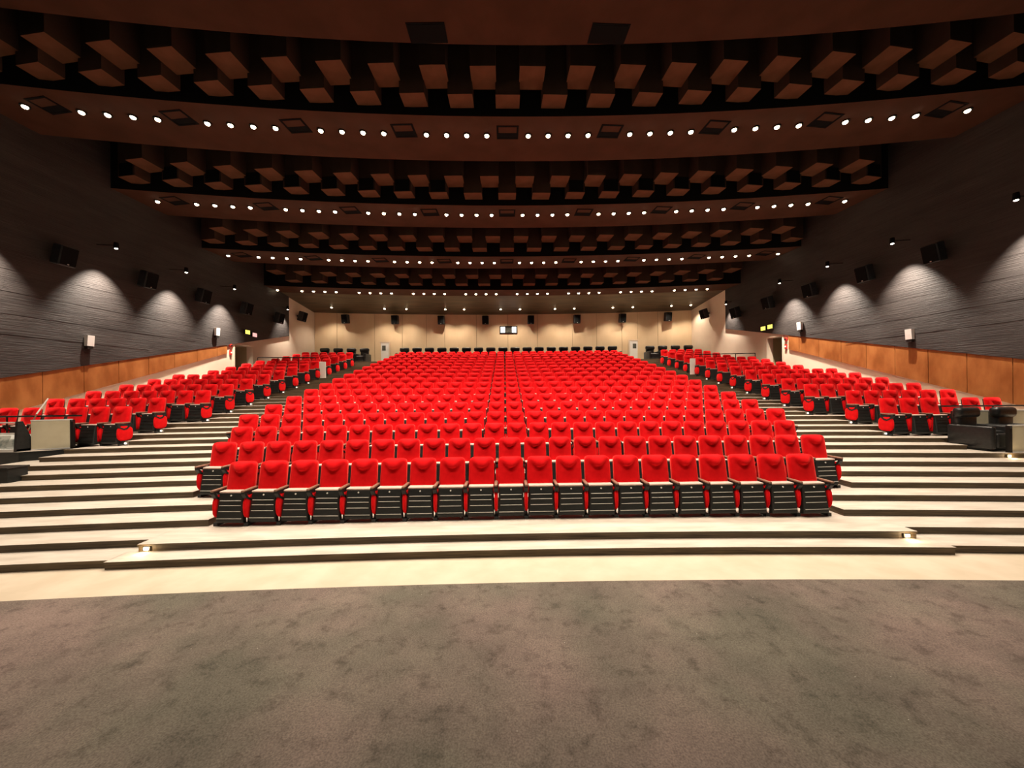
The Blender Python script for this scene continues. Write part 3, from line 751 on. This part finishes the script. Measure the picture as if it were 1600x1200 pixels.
# glazed display case on the left bay edge
t = thing('display_case', 'glazed display case with papers on the left bay edge', 'display case', (-13.35, 9.37, 10 * RISE), 0)
b = MB(); b.box(0, 1.42, -.05, .34, 0, .06); put('case_base', b.mesh('case_base', M['white']), t)
b = MB()
b.box(0, 1.36, -.02, .02, .70, .73); b.box(0, 1.36, -.03, .03, .42, .46); b.box(0, .03, -.02, .02, .06, .7); b.box(.68, .71, -.02, .02, .06, .7)
put('case_frame', b.mesh('case_frame', M['white']), t)
for z0, z1, x0 in ((.46, .70, .03), (.46, .70, .71), (.06, .42, .03), (.06, .42, .71)):
    b = MB(); b.box(x0 + .004, x0 + .646, -.004, .004, z0 + .003, z1 - .003); put('pane', b.mesh('pane', M['glass']), t)
for x0, x1, z0, z1, yy in ((.08, .5, .10, .36, .06), (.62, 1.02, .09, .38, .08), (1.05, 1.3, .10, .30, .05)):
    b = MB(); b.hexa([(x0, yy, z0), (x1, yy, z0), (x1, yy + .01, z0), (x0, yy + .01, z0), (x0, yy + .08, z1), (x1, yy + .08, z1), (x1, yy + .09, z1), (x0, yy + .09, z1)])
    put('paper_sheet', b.mesh('paper_sheet', M['paper']), t)
b = MB(); b.prism([(-.06, 0), (.36, 0), (.08, .74), (-.02, .74)], 'x', 1.36, 1.42); put('side_bracket', b.mesh('side_bracket', M['black']), t)
b = MB(); b.hexa([(0, .12, .06), (1.36, .12, .06), (1.36, .14, .06), (0, .14, .06), (0, .30, .40), (1.36, .30, .40), (1.36, .32, .40), (0, .32, .40)]); put('sloping_back', b.mesh('sloping_back', M['white']), t)
# leaning pole
p0, p1 = (-12.0, 9.40, 10 * RISE + .1), (-12.0, 10.2, 2.42)
t = thing('leaning_pole', 'thin pale pole leaning between display case and cream partition', 'pole', p0)
b = MB(); b.tube((0, 0, -.09), (.03, .35, .8), .014, 8); put('lower_rod', b.mesh('lower_rod', M['armwood']), t)
b = MB(); b.tube((.03, .35, .8), (.05, .58, 1.2), .016, 8); put('white_tip', b.mesh('white_tip', M['white']), t)
# dark box at the left edge
t = thing('black_cabinet', 'low black box standing on the steps at left edge', 'box', (-10.9, 8.15, 6 * RISE), 0)
put('cabinet_body', rbox('cabinet_body', 1.0, .34, .28, .01, M['kick'], (0, 0, .15), 1, False), t); put('cabinet_lid', rbox('cabinet_lid', 1.04, .38, .03, .008, M['metal'], (0, 0, .305), 1, False), t)
b = MB(); b.box(-.46, .46, -.14, .14, 0, .012); put('plinth', b.mesh('plinth', M['black']), t)
# cross-aisle rails and white end panels near the rear doors
for s, nm in ((-1, 'left'), (1, 'right')):
    y = 21.0
    zz = row_z(13)
    pts = [(s * 13.2 + .25, y - 1.2), (s * 12.2 + .25, y - 1.1), (s * 11.2 + .25, y - 1.0), (s * 10.35 + .25, y - .92)]
    rail('dark handrail along the rear cross aisle, %s side' % nm, pts, [zz] * 4, zz + 1.22)
    xa = (-10.15, -9.55) if s < 0 else (10.05, 10.65)
    t = thing('white_panel', 'white end panel at the rear cross aisle, %s side' % nm, 'partition', (xa[0], y - .93, zz), 0)
    put('board', rbox('board', .6, .06, .95, .008, M['white'], (.3, 0, .52), 1, False), t); b = MB(); b.box(0, .6, -.04, .04, 0, .05); put('plinth', b.mesh('plinth', M['metal']), t)

# ------------------------------------------------------------------ step lights
b = MB(); b.box(-.05, .05, -.03, .01, -.035, .035); sl_h = b.mesh('lamp_housing', M['chrome'])
sl_l = ball('lamp_lens', .026, M['dotlamp'])
for s, nm in ((-1, 'left'), (1, 'right')):
    for i in range(4, 13):
        x = wing_start(i, s) - s * 0.08
        k = 2 * i + 3
        t = thing('aisle_light', 'tiny white step light beside the %s row of the %s wing' % (nth(i - 3), nm), 'step light', (x, step_y(k) - fc(x) - .012, k * RISE - .055), row_rot(x), 'step lights along the aisles')
        put('lamp_housing', sl_h, t); put('lamp_lens', sl_l, t, (0, -.035, 0))
glow = bpy.data.lights.new('step_glow', 'POINT'); glow.energy = 1.6; glow.color = (1, .72, .4); glow.shadow_soft_size = .02
b = MB(); b.box(-.06, .06, -.012, 0, -.035, .035); st_h = b.mesh('lamp_plate', M['metal']); st_l = rbox('lamp_lens', .075, .02, .05, .006, M['steplamp'], (0, -.016, 0), 1)
for x, y, z, lab in ((-5.48, 5.95 - fc(-5.48), 1.5 * RISE, 'glowing warm step light at the left end of middle platform'), (6.3, 5.95 - fc(6.3), 1.5 * RISE, 'glowing warm step light at the right end of middle platform'),
                     (7.12, step_y(6) - fc(7.1), 5.5 * RISE, 'glowing warm step light beside the right end of second row'), (11.9, step_y(8) - fc(11.9), 7.5 * RISE, 'glowing warm step light below the black recliners')):
    t = thing('step_light', lab, 'step light', (x, y, z - .012), row_rot(x), 'warm step lights')
    put('lamp_plate', st_h, t); put('lamp_lens', st_l, t)
    lo = bpy.data.objects.new('lamp', glow); COL.objects.link(lo); lo.parent = t; lo.location = (0, -.08, 0)
